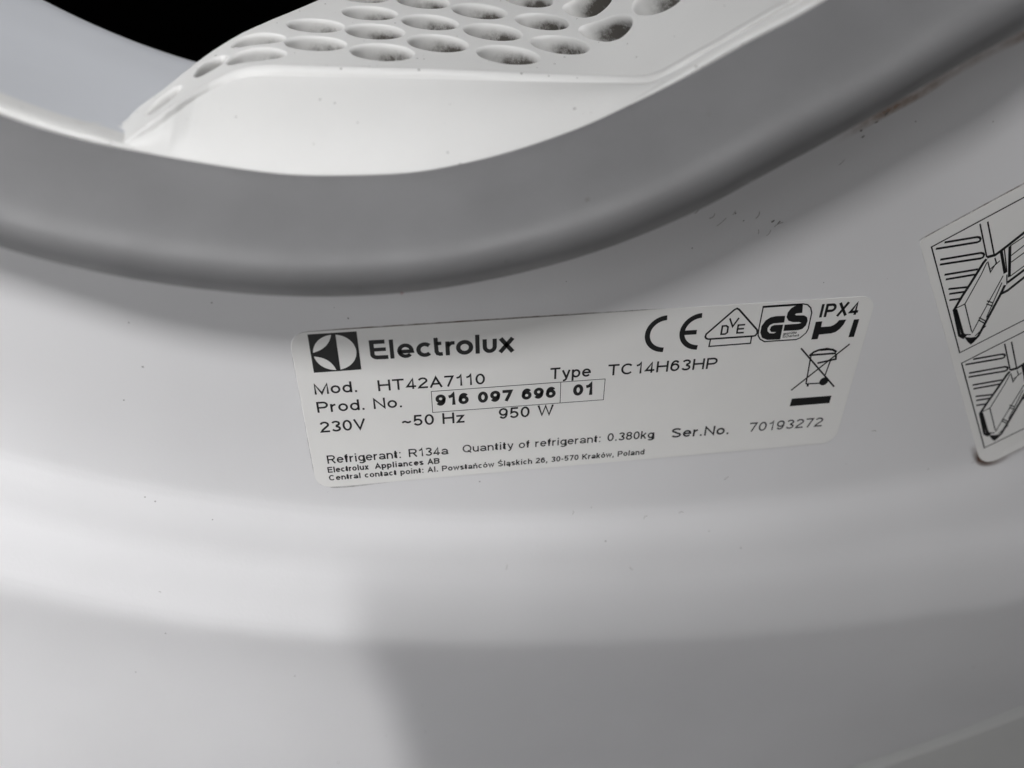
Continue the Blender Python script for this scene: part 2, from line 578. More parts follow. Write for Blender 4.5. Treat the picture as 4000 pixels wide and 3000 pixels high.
# skirt round the cover's back edge, down into the throat
sk0 = surf(seg[:, 0], seg[:, 1])
ns = surf_n(seg[:, 0])
out_dir = np.zeros_like(sk0)
rows = [sk0]
tg = np.gradient(sk0, axis=0)
side = np.cross(tg, ns)
side = side / np.linalg.norm(side, axis=1, keepdims=True)
if (side[60] @ DV) < 0:
    side = -side
for k, (o_, d_) in enumerate(((0.35, 0.06), (0.7, 0.25), (0.95, 0.6), (1.1, 1.3), (1.2, 14.0))):
    rows.append(sk0 + side * o_ - ns * d_)
v_, f_ = grid([lf(r) for r in rows])
link('filter_skirt', mesh(v_, f_), m_filter, filt)

# front face: from the throat's lip up to the ridge, then the rounded ridge itself
tt = np.linspace(0.0, 126, 230)
bk = np.clip((tt - 12) / 14, 0.25, 1)[:, None]
Rg = ridge_pt(tt)
Ng = surf_n(tt)
ang = np.arctan2(Rg[:, 0] - CX, CZ - Rg[:, 2])
lipr = np.interp(ang, TH, rU)
lipx = CX + (lipr + 0.05) * np.sin(ang)
lipz = CZ - (lipr + 0.05) * np.cos(ang)
low = np.stack([lipx, np.full_like(lipx, -5.0), lipz], -1)
# where the ridge runs along the lip the face shrinks to a narrow groove
near = np.clip((tt - 82) / 16, 0, 1)
low2 = np.stack([CX + (lipr - 0.55) * np.sin(ang), np.full_like(lipx, -3.6), CZ - (lipr - 0.55) * np.cos(ang)], -1)
low = low * (1 - near[:, None]) + low2 * near[:, None]
fdir = Rg - low
fl = np.linalg.norm(fdir, axis=1, keepdims=True)
fdir = fdir / fl
fn = np.cross(np.gradient(Rg, axis=0), fdir)
fn = fn / np.linalg.norm(fn, axis=1, keepdims=True)
fn = np.where((fn @ np.array([0.25, -0.8, 0.45]))[:, None] < 0, -fn, fn)
top = Rg - fdir * np.minimum(1.5, fl * 0.3)
rows = []
for f in np.linspace(0, 1, 12):
    bulge = 0.9 * np.sin(np.pi * f) * np.clip(fl / 15, 0, 1)
    rows.append(low * (1 - f) + top * f + fn * bulge)
v_, f_ = grid([lf(r) for r in rows])
link('front_face', mesh(v_, f_), m_filter, filt)
rows = [top, Rg - fdir * np.minimum(0.9, fl * 0.18) + fn * 0.32 * bk, Rg + (fn * 0.30 + Ng * 0.25) * bk, Rg + DV * 0.7 + Ng * 0.42 * bk,
        Rg + DV * 1.3 + Ng * 0.32 * bk, Rg + DV * 1.75 + Ng * 0.08 * bk, Rg + DV * W0]
sp = []
for j in range(len(tt)):
    sp.append(cr([r[j] for r in rows], 14))
sp = np.transpose(np.array(sp), (1, 0, 2))
v_, f_ = grid([lf(r) for r in sp])
link('ridge', mesh(v_, f_), m_filter, filt)

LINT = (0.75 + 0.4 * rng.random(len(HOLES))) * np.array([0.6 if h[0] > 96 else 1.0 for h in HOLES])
# every hole: rounded rim, tapering wall and a linty bottom
for i, (t, w, a, b) in enumerate(HOLES):
    ks = np.linspace(0, 2 * np.pi, NC, endpoint=False)
    n0 = surf_n(np.array([t]))[0]
    rows, cov = [], []
    for da, dn in ((1.0, 0.0), (0.72, 0.07), (0.42, 0.24), (0.16, 0.55), (0.0, 1.0), (-0.06, 2.0), (-0.12, 3.2), (-0.18, 5.0), (-0.25, 7.5),
                   (-0.4, 10.0)):
        ring_ = surf(t + (a + RIM * 0.6 * da) * np.cos(ks), w + (b + RIM * 0.55 * da) * np.sin(ks))
        nn = surf_n(t + (a + RIM * 0.6 * da) * np.cos(ks))
        bl = min(1.0, dn / 1.0)
        rows.append(ring_ - (nn * (1 - bl) + n0 * bl) * dn)
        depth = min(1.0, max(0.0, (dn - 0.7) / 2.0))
        wall = np.clip(0.32 + 0.9 * np.cos(ks - 0.1), 0.0, 1)          # cover is heavier on the right wall of every hole
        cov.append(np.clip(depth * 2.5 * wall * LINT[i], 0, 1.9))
    cen = surf(np.array([t]), np.array([w]))[0] - n0 * 10.4
    R_ = np.array(rows)
    v_, f_ = grid([lf(r) for r in R_], closed=True)
    v_ = np.vstack([v_, lf(cen)[None]])
    s = (len(rows) - 1) * NC
    f_ += [(s + k, s + (k + 1) % NC, len(v_) - 1) for k in range(NC)]
    me = mesh(v_, f_)
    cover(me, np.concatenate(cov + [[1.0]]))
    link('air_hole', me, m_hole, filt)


# ------------------------------------------------------------------ printing
def ribbon(path, w, closed=False):
    """flat stroke of width w along a polyline -> verts2d, faces"""
    P = np.asarray(path, float)
    n = len(P)
    if closed:
        d = np.roll(P, -1, 0) - P
    else:
        d = np.diff(P, axis=0)
    d = d / (np.linalg.norm(d, axis=1, keepdims=True) + 1e-12)
    nm = np.stack([-d[:, 1], d[:, 0]], 1)
    off = []
    for i in range(n):
        if closed:
            a, b = nm[i - 1], nm[i]
        else:
            a, b = nm[max(i - 1, 0)], nm[min(i, n - 2)]
        m_ = a + b
        l = m_ @ m_
        off.append(m_ * (2 / l if l > 0.7 else 2 / 0.7) * w / 2 if l > 1e-6 else a * w / 2)
    off = np.array(off)
    v = np.vstack([P + off, P - off])
    f = [(i, (i + 1) % n, n + (i + 1) % n, n + i) for i in range(n if closed else n - 1)]
    return v, f


class Print:
    """collects flat ink shapes in a sticker's plane"""

    def __init__(self):
        self.v, self.f = [], []

    def add(self, v, f):
        s = len(self.v)
        self.v += [tuple(p) for p in v]
        self.f += [tuple(i + s for i in q) for q in f]

    def line(self, path, w, closed=False):
        self.add(*ribbon(path, w, closed))

    def poly(self, pts_):
        n = len(pts_)
        vv_, _, ff_, _, _, _ = delaunay_2d_cdt([Vector(p) for p in pts_], [(i, (i + 1) % n) for i in range(n)], [], 1, 1e-6)
        self.add([tuple(p) for p in vv_], [tuple(q) for q in ff_])

    def build(self, name, material, parent, y):
        v3 = [(x * MM, y * MM, z * MM) for x, z in self.v]
        return link(name, mesh(v3, self.f), material, parent, smooth=False)


def el(cx, cy, rx, ry, a0, a1, n=12):
    a = np.radians(np.linspace(a0, a1, n))
    return [(cx + rx * math.cos(k), cy + ry * math.sin(k)) for k in a]


def glyph(ch, t):
    """skeleton strokes of a plain grotesque letter, cap height 1; returns advance width and strokes"""
    h = t / 2
    B, T, X, D = h, 1 - h, 0.73 - h, -0.27 + h
    O = []                                    # (path, closed)

    def s(*p):
        O.append((list(p), False))

    def bowl(x0, x1, y0, y1, n=20):
        O.append((el((x0 + x1) / 2, (y0 + y1) / 2, (x1 - x0) / 2, (y1 - y0) / 2, 0, 360, n + 1)[:-1], True))

    w = 0.72
    if ch == ' ':
        return 0.36, O
    if ch in 'ńóŚąü':
        base = {'ń': 'n', 'ó': 'o', 'Ś': 'S', 'ą': 'a', 'ü': 'u'}[ch]
        w, O = glyph(base, t)
        if ch == 'ą':
            s((w - h * 1.2, B), (w - h * 2.2, -0.12), (w - h * 1.2, -0.2))
        elif ch == 'ü':
            s((w * .28, .84), (w * .28, .98))
            s((w * .68, .84), (w * .68, .98))
        else:
            y = 1.06 if ch == 'Ś' else 0.82
            s((w * .42, y), (w * .62, y + .16))
        return w, O
    if ch == 'A':
        w = .92; s((h * .6, 0), (w / 2, T), (w - h * .6, 0)); s((.2, .33), (w - .2, .33))
    elif ch == 'B':
        w = .9; s((h, 0), (h, T), (.5, T)); s((h, .53), (.5, .53)); s((h, B), (.52, B))
        s(*el(.5, (T + .53) / 2, .28, (T - .53) / 2, 90, -90)); s(*el(.52, (B + .53) / 2, .36 - h, (.53 - B) / 2, 90, -90))
    elif ch == 'C':
        w = .96; s(*el(w / 2, .5, w / 2 - h, .5 - h, 42, 318, 22))
    elif ch == 'D':
        w = .92; O.append(([(h, B), (h, T), (.45, T)] + el(.45, .5, w - h - .45, .5 - h, 80, -80, 12) + [(.45, B)], True))
    elif ch == 'E':
        w = .84; s((w, T), (h, T), (h, B), (w, B)); s((h, .53), (w - .06, .53))
    elif ch == 'H':
        w = .92; s((h, 0), (h, 1)); s((w - h, 0), (w - h, 1)); s((h, .53), (w - h, .53))
    elif ch == 'I':
        w = t + .06; s((w / 2, 0), (w / 2, 1))
    elif ch == 'K':
        w = .9; s((h, 0), (h, 1)); s((w - h, 1), (h, .38)); s((.32, .58), (w - h, 0))
    elif ch == 'M':
        w = 1.08; s((h, 0), (h, T), (w / 2, .08), (w - h, T), (w - h, 0))
    elif ch == 'N':
        w = .92; s((h, 0), (h, T), (w - h, B), (w - h, 1))
    elif ch == 'P':
        w = .86; s((h, 0), (h, T), (.5, T), *el(.5, (T + .45) / 2, .36 - h, (T - .45) / 2, 80, -80), (.5, .45), (h, .45))
    elif ch == 'Q':
        w = 1.02; bowl(h, w - h, B, T, 26); s((.6, .25), (w - .04, -.04))
    elif ch == 'R':
        w = .92; s((h, 0), (h, T), (.52, T), *el(.52, (T + .48) / 2, .36 - h, (T - .48) / 2, 80, -80), (.52, .48), (h, .48)); s((.5, .48), (w - h, 0))
    elif ch == 'S':
        w = .86; s(*el(w / 2, .745, w / 2 - h, .255 - h, 25, 250, 14), *el(w / 2, .27, w / 2 - h, .27 - h, 75, -160, 14))
    elif ch == 'T':
        w = .84; s((0, T), (w, T)); s((w / 2, 0), (w / 2, T))
    elif ch == 'V':
        w = .9; s((h * .7, 1), (w / 2, B), (w - h * .7, 1))
    elif ch == 'W':
        w = 1.26; s((h * .6, 1), (w * .27, B), (w / 2, T), (w * .73, B), (w - h * .6, 1))
    elif ch == 'X':
        w = .88; s((h, 0), (w - h, 1)); s((h, 1), (w - h, 0))
    elif ch == '0':
        bowl(h, w - h, B, T, 24)
    elif ch == '1':
        w = .58; s((.06, .74), (.27, .80), (.39, 1), (.39, 0))
    elif ch == '2':
        s(*el(w / 2, .70, w / 2 - h, .30 - h, 165, -25, 14), (h + .1, .24), (h, B), (w, B))
    elif ch == '3':
        s(*el(w / 2, .745, w / 2 - h - .02, .255 - h, 160, -70, 14), (.36, .53)); s((.36, .53), *el(w / 2, .27, w / 2 - h, .27 - h, 75, -165, 14))
    elif ch == '4':
        s((w, .24), (h * .9, .24), (.5, T), (.5, 0))
    elif ch == '5':
        s((w - .06, T), (.16, T), (h + .04, .5), *el(w / 2 - .02, .33, w / 2 - h, .33 - h, 125, -155, 16))
    elif ch == '6':
        bowl(h, w - h, B, .64); s(*el(w / 2 + .02, .52, w / 2 - h, .48 - h, 38, 190, 14), (h, .34))
    elif ch == '7':
        s((.02, T), (w - h, T), (.46, .5), (.26, 0))
    elif ch == '8':
        bowl(h + .04, w - h - .04, .54, T, 18); bowl(h, w - h, B, .54, 20)
    elif ch == '9':
        bowl(h, w - h, .36, T); s(*el(w / 2 - .02, .48, w / 2 - h, .48 - h, 218, 370, 14), (w - h, .64))
    elif ch in 'aą':
        w = .74; s(*el(.36, X - .2, .36 - h, .2, 160, 0, 10), (w - h - .02, .16), (w, B * .7)); bx = w - h - .02
        O.append((el((h + bx) / 2, .21, (bx - h) / 2, .21 - h, 0, 360, 17)[:-1], True))
    elif ch == 'c':
        w = .68; s(*el(w / 2 + .01, .365, w / 2 - h, .365 - h, 45, 315, 18))
    elif ch == 'd':
        w = .72; bowl(h, w - h, B, X); s((w - h, 0), (w - h, 1))
    elif ch == 'e':
        w = .74; s((h + .02, .38), (w - h, .38), *el(w / 2, .365, w / 2 - h, .365 - h, 5, 322, 20))
    elif ch == 'f':
        w = .40; s((.17, 0), (.17, .8), *el(.17 + .17, .8, .17, .2 - h, 180, 95, 7)); s((0, X), (.38, X))
    elif ch == 'g':
        w = .72; bowl(h, w - h, B + .02, X); s((w - h, .73), (w - h, -.06), *el(w / 2, -.06, w / 2 - h, .21 - h, 0, -155, 10))
    elif ch == 'h':
        w = .70; s((h, 0), (h, 1)); s((h, .4), *el(w / 2, X - .27, w / 2 - h, .27, 165, 0, 10), (w - h, 0))
    elif ch == 'i':
        w = t + .08; s((w / 2, 0), (w / 2, .73)); s((w / 2, .86), (w / 2, 1))
    elif ch == 'k':
        w = .66; s((h, 0), (h, 1)); s((w - h, .73), (h, .26)); s((.26, .44), (w - h, 0))
    elif ch == 'l':
        w = t + .08; s((w / 2, 0), (w / 2, 1))
    elif ch == 'n':
        w = .70; s((h, 0), (h, .73)); s((h, .4), *el(w / 2, X - .27, w / 2 - h, .27, 165, 0, 10), (w - h, 0))
    elif ch == 'o':
        w = .74; bowl(h, w - h, B, X)
    elif ch == 'p':
        w = .72; bowl(h, w - h, B, X); s((h, -.27), (h, .73))
    elif ch == 'r':
        w = .44; s((h, 0), (h, .73)); s((h, .42), *el(.40, X - .26, .40 - h, .26, 170, 88, 7))
    elif ch == 's':
        w = .66; s(*el(w / 2, .535, w / 2 - h, .195 - h, 25, 250, 12), *el(w / 2, .2, w / 2 - h, .2 - h, 75, -160, 12))
    elif ch == 't':
        w = .40; s((.17, .93), (.17, .16), *el(.17 + .15, .16, .15, .16 - h, 180, 280, 7)); s((0, X), (.38, X))
    elif ch == 'u':
        w = .70; s((w - h, 0), (w - h, .73)); s((h, .73), *el(w / 2, B + .27, w / 2 - h, .27, 180, 345, 10), (w - h, .33))
    elif ch == 'v':
        w = .68; s((h * .7, .73), (w / 2, B), (w - h * .7, .73))
    elif ch == 'w':
        w = .98; s((h * .6, .73), (w * .27, B), (w / 2, X), (w * .73, B), (w - h * .6, .73))
    elif ch == 'x':
        w = .68; s((h, 0), (w - h, .73)); s((h, .73), (w - h, 0))
    elif ch == 'y':
        w = .68; s((h * .7, .73), (w / 2 + .02, B)); s((w - h * .7, .73), (w / 2, -.08), (w / 2 - .12, D + .02), (.1, D))
    elif ch == 'z':
        w = .64; s((.02, X), (w - h * 1.4, X), (h * 1.4, B), (w, B))
    elif ch == '.':
        w = t + .10; s((w / 2, 0), (w / 2, t * 1.05))
    elif ch == ',':
        w = t + .10; s((w / 2, t), (w / 2, 0), (w / 2 - .05, -.15))
    elif ch == ':':
        w = t + .10; s((w / 2, 0), (w / 2, t * 1.05)); s((w / 2, .73 - t), (w / 2, .73))
    elif ch == '-':
        w = .42; s((.04, .38), (.38, .38))
    elif ch == '~':
        w = .74; s((.04, .36), (.14, .44), (.26, .46), (.46, .36), (.58, .38), (.70, .46))
    return w, O


def text(pr, body_, a, b, cap, t, gap=0.15):
    """set body_ from point a to point b (left and right ends of the baseline), stretched to fit"""
    x = 0.0
    lay = []
    for ch in body_:
        w, st = glyph(ch, t)
        lay.append((x, st))
        x += w + gap
    x -= gap
    sx = (b[0] - a[0]) / x
    sl = (b[1] - a[1]) / (b[0] - a[0])
    for x0, st in lay:
        for path, closed in st:
            P = np.array(path, float)
            P[:, 0] = (P[:, 0] + x0) * sx
            P[:, 1] = P[:, 1] * cap
            P[:, 1] += P[:, 0] * sl
            pr.line(P + np.array(a), t * cap, closed)


def rounded(x0, x1, z0, z1, r, n=8):
    o = []
    for cx, cz, a in ((x1 - r, z1 - r, 0), (x0 + r, z1 - r, 90), (x0 + r, z0 + r, 180), (x1 - r, z0 + r, 270)):
        o += el(cx, cz, r, r, a, a + 90, n)
    return o


def film(name, outl, thick, material, parent, lift=0.0):
    """thin sheet lying on the frame's flat face (y = 0), its front at y = -thick"""
    n = len(outl)
    c = np.mean(outl, 0)
    inn = [tuple(np.array(p) + (c - np.array(p)) / np.linalg.norm(c - np.array(p)) * thick * .7) for p in outl]
    v = [(x * MM, (0.02) * MM, z * MM) for x, z in outl] + [(x * MM, -thick * 0.6 * MM, z * MM) for x, z in outl] + \
        [(x * MM, -thick * MM, z * MM) for x, z in inn]
    f = []
    for k in (0, n):
        f += [(k + i, k + (i + 1) % n, k + n + (i + 1) % n, k + n + i) for i in range(n)]
    f.append(tuple(range(2 * n, 3 * n)))
    return link(name, mesh(v, f), material, parent, smooth=False)


def dirt_strip(name, path, w, material, parent, y, prof=None, jit=0.3, n=160, groups=5):
    """narrow film of dirt along a path, thinning out to both sides"""
    P = cr(path, n) if len(path) > 2 else np.linspace(path[0], path[1], n)
    d = np.gradient(P, axis=0)
    d /= np.linalg.norm(d, axis=1, keepdims=True)
    nm = np.stack([-d[:, 1], d[:, 0]], 1)
    rows, cv = [], []
    e = np.clip(np.minimum(np.arange(n), np.arange(n)[::-1]) / (n * 0.08), 0, 1)
    if prof is not None:
        e = e * np.interp(np.linspace(0, 1, n), np.linspace(0, 1, len(prof)), prof)
    for k in np.linspace(-1, 1, groups):
        q = P + nm * (w / 2 * k)
        rows.append(np.stack([q[:, 0], np.full(n, y), q[:, 1]], -1) * MM)
        cv.append(e * (1 - abs(k) ** 1.5))
    v, f = grid(rows)
    me = mesh(v, f)
    cover(me, np.concatenate(cv))
    o = link(name, me, material, parent, smooth=False)
    o['kind'] = 'stuff'
    return o


def base_y(x, z):
    """depth of the door frame's face at (x, z): flat, then the step"""
    x, z = np.asarray(x, float), np.asarray(z, float)
    a = np.arctan2(x - CX, CZ - z)
    r = np.hypot(x - CX, z - CZ)
    f0, f1 = np.interp(a, TH, rF), np.interp(a, TH, rC)
    return np.interp((r - f0) / (f1 - f0), step[:, 0], step[:, 1])


def bend(o):
    """press a flat sticker, print or film of dirt onto the frame's face"""
    for v in o.data.vertices:
        v.co.y += float(base_y(v.co.x / MM, v.co.z / MM)) * MM
    o.data.update()
    return o


YI = -0.17                                   # ink sits just proud of the film
# ------------------------------------------------------------------ rating label
rating = film('rating_label', rounded(-55.2, 55.2, -17.5, 17.35, 3.0), 0.14, m_label, dryer)
rating['label'] = 'cream rating plate printed with brand name, model, voltage and approval marks'
LINES = [
    ('Mod.', [-52.5, 4.44], [-44.71, 4.36], 2.38, 0.15), ('HT42A7110', [-40.97, 4.17], [-20.97, 4.0], 2.37, 0.15),
    ('Prod. No.', [-52.56, 0.42], [-36.79, 0.22], 2.4, 0.15), ('916 097 696', [-30.55, -0.1], [-7.21, -0.26], 2.52, 0.26),
    ('01', [-3.85, -0.2], [0.29, -0.28], 2.6, 0.26), ('230V', [-52.6, -4.14], [-44.11, -4.14], 2.48, 0.15),
    ('~50 Hz', [-37.25, -4.25], [-25.18, -4.42], 2.5, 0.15), ('950 W', [-18.43, -4.28], [-7.6, -4.37], 2.52, 0.15),
    ('Type', [-8.43, 3.95], [-0.5, 3.97], 2.52, 0.15), ('TC14H63HP', [2.91, 3.83], [24.97, 3.67], 2.47, 0.15),
    ('Refrigerant:', [-52.29, -11.6], [-38.01, -11.7], 2.0, 0.14), ('R134a', [-36.49, -11.68], [-28.73, -11.79], 1.98, 0.145),
    ('Quantity of refrigerant:', [-25.8, -11.7], [2.5, -11.98], 1.88, 0.14), ('0.380kg', [3.9, -11.95], [13.76, -12.12], 2.0, 0.15),
    ('Ser.No.', [17.53, -12.45], [30.19, -12.75], 2.38, 0.16),
    ('Appliances AB', [-43.35, -13.87], [-30.53, -13.91], 1.42, 0.19)]
for body_, a, b, cap, t in LINES:
    pr = Print()
    text(pr, body_, a, b, cap, t * (1.0 if t > .2 else 1.06), 0.12 if t > .2 else 0.15)
    bold = t > 0.2
    pr.build('bold_number' if bold else 'printed_text', m_ink if bold else m_ink_thin, rating, YI)
pr = Print()
text(pr, 'Electrolux', [-52.53, -13.83], [-44.6, -13.86], 1.42, .19)
pr.build('printed_text', m_ink_thin, rating, YI)
pr = Print()
text(pr, 'Central contact point: Al. Powstańców Śląskich 26, 30-570 Kraków, Poland', [-52.54, -15.8], [12.13, -16.15], 1.38, .19)
pr.build('printed_text', m_ink_thin, rating, YI)['label'] = 'smallest line of print, an address in Poland'
pr = Print()
text(pr, '70193272', [34.47, -12.64], [50.94, -12.8], 2.33, 0.145, 0.17)
pr.build('serial_number', m_ink_grey, rating, YI)['label'] = 'fainter grey serial number'
# boxes round the product number
pr = Print()
pr.line([(-31.2, 3.25), (2.45, 3.15), (2.41, -1.65), (-31.22, -1.5)], 0.13, True)
pr.line([(-6.32, 3.1), (-6.3, -1.55)], 0.13)
pr.build('number_box', m_ink, rating, YI - .01)

# brand emblem: black square, white disc pieces left open round a dark arrow
pr = Print()
x0, x1, z0, z1 = -52.02, -43.55, 9.08, 16.87
cx, cz, rx, rz = (x0 + x1) / 2 - 0.02, (z0 + z1) / 2 - 0.05, 3.78, 3.6


def dsc(a, k=1.0):
    return (cx + rx * k * math.cos(math.radians(a)), cz + rz * k * math.sin(math.radians(a)))


xr = cx + 0.55                                # left side of the right-hand segment
seg_r = [dsc(a) for a in np.linspace(-80, 80, 26)]
seg_r = [p for p in seg_r if p[0] > xr + .02]
seg_r = [(xr, seg_r[0][1])] + seg_r + [(xr, seg_r[-1][1])]


def leaf(a0, a1, bend):
    out_ = [dsc(a) for a in np.linspace(a0, a1, 18)]
    p, q_ = np.array(out_[-1]), np.array(out_[0])
    m_ = (p + q_) / 2
    c_ = np.array((cx, cz))
    inn = []
    for f in np.linspace(0, 1, 16)[1:-1]:
        base = p * (1 - f) + q_ * f
        dirv = (c_ - m_) / np.linalg.norm(c_ - m_)
        inn.append(tuple(base + dirv * bend * 4 * f * (1 - f)))
    return out_ + inn


leaf_t = leaf(93, 176, 0.75)
leaf_b = leaf(188, 267, 0.75)
sq = [(x0, z0), (x1, z0), (x1, z1), (x0, z1)]
pts2, ed2 = [], []
for lp in (sq, seg_r, leaf_t, leaf_b):
    s = len(pts2)
    pts2 += [Vector(p) for p in lp]
    ed2 += [(s + i, s + (i + 1) % len(lp)) for i in range(len(lp))]
vv2, _, ff2, _, _, _ = delaunay_2d_cdt(pts2, ed2, [], 0, 1e-6)
vv2 = [tuple(p) for p in vv2]
kf = []
for f in ff2:
    c = np.mean([vv2[i] for i in f], 0)
    if not any(pt_in_poly(c, lp) for lp in (seg_r, leaf_t, leaf_b)):
        kf.append(tuple(f))
pr.add(vv2, kf)
pr.build('brand_emblem', m_ink, rating, YI)

# brand name in heavy rounded letters
pr = Print()
ZB, CH = 10.93, 3.92


def heavy(path, w=0.80, closed=False):
    pr.line([(x, ZB - 0.012 * (x + 41) + z) for x, z in path], w, closed)


def xs(px):                                   # letter positions along the name
    return -41.35 + (px - 165) / (2050 - 165) * 25.75


heavy([(xs(345), 3.58), (xs(172), 3.58), (xs(172), 1.1)] + [(xs(172) + .85 - .85 * math.cos(a), .42 + .68 - .68 * math.sin(a)) for a in np.linspace(.2, 1.57, 7)]
      + [(xs(375), .40)])
heavy([(xs(200), 2.03), (xs(352), 2.03)], .72)
heavy([(xs(428), 0), (xs(428), 3.9)], .72)


def hx(a, rx_, rz_, c0, a0, a1, n=22):
    return [(c0 + rx_ * math.cos(math.radians(k)), 1.46 + rz_ * math.sin(math.radians(k))) for k in np.linspace(a0, a1, n)]


heavy([(xs(520), 1.32), (xs(690), 1.32)] + hx(0, (xs(715) - xs(500)) / 2 - .36, 1.12, xs(607), 2, 318), .74)
heavy(hx(0, (xs(965) - xs(752)) / 2 - .30, 1.12, xs(862), 44, 316), .78)
heavy([(xs(1012), 3.75), (xs(1016), .95), (xs(1030), .52), (xs(1062), .36), (xs(1098), .40)], .76)
heavy([(xs(1020), 2.58), (xs(1085), 2.58)], .70)
heavy([(xs(1165), 0), (xs(1165), 2.88)], .76)
heavy([(xs(1172), 1.9), (xs(1195), 2.36), (xs(1225), 2.52), (xs(1262), 2.52)], .70)
heavy(hx(0, (xs(1508) - xs(1280)) / 2 - .38, 1.12, xs(1393), 0, 352), .80, True)
heavy([(xs(1567), 0), (xs(1567), 3.9)], .78)
heavy([(xs(1665), 2.9), (xs(1665), 1.3)] + [(xs(1732) - (xs(1732) - xs(1665)) * math.cos(a), 1.3 - .92 * math.sin(a)) for a in np.linspace(.2, 2.94, 12)]
      + [(xs(1800), 1.3), (xs(1800), 2.9)], .78)
heavy([(xs(1872), 0), (xs(2045), 2.88)], .82)
heavy([(xs(1880), 2.88), (xs(2045), 0)], .82)
pr.build('brand_name', m_ink, rating, YI)

# CE mark
pr = Print()
for c0, a0, a1 in ((13.65, 92, 268), (20.45, 92, 268)):
    pr.line(el(c0, 12.15, 3.62, 3.42, a0, a1, 34), 1.0)
pr.line([(17.2, 12.1), (19.73, 12.08)], 0.95)
pr.build('conformity_mark', m_ink, rating, YI)['label'] = 'bold black CE mark'

# VDE triangle
pr = Print()
pr.line([(22.3, 10.37), (21.85, 10.55), (21.6, 10.95), (21.72, 11.5), (26.55, 16.3), (27.05, 16.55), (27.5, 16.3), (31.9, 11.7), (32.1, 11.0),
         (31.8, 10.45), (31.4, 10.36)], 0.36, True)
pr.line([(22.75, 10.3), (22.66, 8.75), (31.1, 8.8), (31.06, 10.25)], 0.28)
pr.line([(24.72, 11.25), (24.74, 13.0), (25.5, 13.02), (25.9, 12.7), (25.93, 11.55), (25.55, 11.24)], 0.36, True)
pr.line([(25.95, 14.55), (26.8, 12.75), (27.78, 14.52)], 0.34)
pr.line([(29.28, 12.98), (27.9, 12.98), (27.9, 11.3), (29.3, 11.28)], 0.34)
pr.line([(27.9, 12.14), (29.2, 12.14)], 0.34)
pr.build('test_institute_mark', m_ink, rating, YI)['label'] = 'black outlined triangle with three letters, standing on a flat box'

# GS badge
pr = Print()
pr.line([(32.25, 16.6), (40.2, 16.62), (41.2, 16.38), (42.0, 15.65), (42.45, 14.6), (42.52, 11.1), (42.25, 10.25), (41.3, 9.25), (40.5, 8.92),
         (33.95, 8.95), (32.95, 9.55), (32.35, 10.42), (32.25, 11.9)], 0.26, True)
pr.line([(32.25, 16.52), (40.2, 16.54)], 0.42)
pr.poly([(37.1, 14.31), (37.2, 12.88), (35.05, 12.85), (34.35, 12.55), (34.02, 11.9), (34.12, 11.25), (34.6, 10.75), (35.49, 10.62), (36.03, 10.9),
         (34.94, 10.98), (34.52, 11.5), (34.69, 12.2), (35.24, 12.46), (37.08, 12.43), (37.12, 9.2), (34.44, 9.31), (33.27, 9.84), (32.7, 11.0),
         (32.68, 12.4), (33.3, 13.6), (34.2, 14.2), (35.2, 14.36)])
pr.poly([(39.49, 16.45), (40.25, 16.42), (40.48, 14.71), (39.3, 14.66), (39.05, 14.45), (39.35, 14.25), (41.0, 14.13), (41.7, 13.7), (42.0, 12.9), (41.85, 11.9),
         (41.3, 11.2), (40.5, 11.0), (37.43, 11.02), (37.4, 12.38), (40.2, 12.4), (40.8, 12.55), (40.3, 12.75), (38.94, 12.84), (38.0, 13.2),
         (37.45, 14.0), (37.5, 15.0), (37.95, 15.8), (38.6, 16.25)])
text(pr, 'geprüfte', (37.5, 10.15), (40.3, 10.25), .55, .16)
text(pr, 'Sicherheit', (37.5, 9.5), (40.9, 9.6), .55, .16)
pr.build('safety_badge', m_ink, rating, YI)['label'] = 'black rounded badge with two heavy letters'

# IPX4 and the cut-off letters under it
pr = Print()
text(pr, 'IPX4', [44.15, 13.44], [52.1, 13.53], 2.85, 0.19, 0.14)
pr.build('protection_class', m_ink, rating, YI)['label'] = 'letters IPX4 at the upper right corner'
pr = Print()
pr.poly([(43.76, 12.55), (45.1, 12.57), (45.11, 11.32), (47.1, 11.33), (47.75, 11.6), (48.25, 12.05), (48.61, 12.58), (50.08, 12.6), (49.75, 11.5), (49.2, 10.6),
         (48.5, 10.0), (47.6, 9.75), (45.08, 9.68), (45.05, 8.68), (43.72, 8.66)])
pr.poly([(51.7, 12.48), (52.83, 12.5), (52.72, 8.6), (51.55, 8.6)])
pr.build('cut_off_letters', m_ink, rating, YI)['label'] = 'lower halves of two heavy letters'

# crossed-out wheeled bin over a bar
pr = Print()
pr.line([(41.97, 6.86), (51.38, -2.9)], 0.34)
pr.line([(52.23, 7.01), (41.98, -2.97)], 0.34)
pr.line([(44.15, 5.0), (44.9, 5.75), (45.9, 6.15), (47.3, 6.28), (48.9, 6.0), (49.85, 5.4)], 0.45)
pr.poly([(46.2, 6.0), (47.5, 6.55), (48.5, 6.3), (48.6, 5.95), (46.5, 5.9)])
pr.line([(44.1, 5.1), (49.8, 5.12)], 0.42)
pr.line([(46.3, 3.1), (48.3, 3.45), (50.1, 3.75), (49.85, 5.0)], 0.42)
pr.line([(44.5, 4.9), (44.58, 3.54), (44.93, -1.7)], 0.3)
pr.line([(49.0, 3.5), (48.66, 0.0)], 0.3)
pr.line([(44.93, -1.68), (48.3, -1.76)], 0.3)
pr.line([(45.35, -1.7), (45.45, -2.35)], 0.45)
pr.poly(el(48.75, -1.4, 0.95, 0.95, 0, 340, 18))
pr.poly([(42.6, -5.05), (51.35, -5.1), (51.3, -6.92), (42.5, -6.92)])
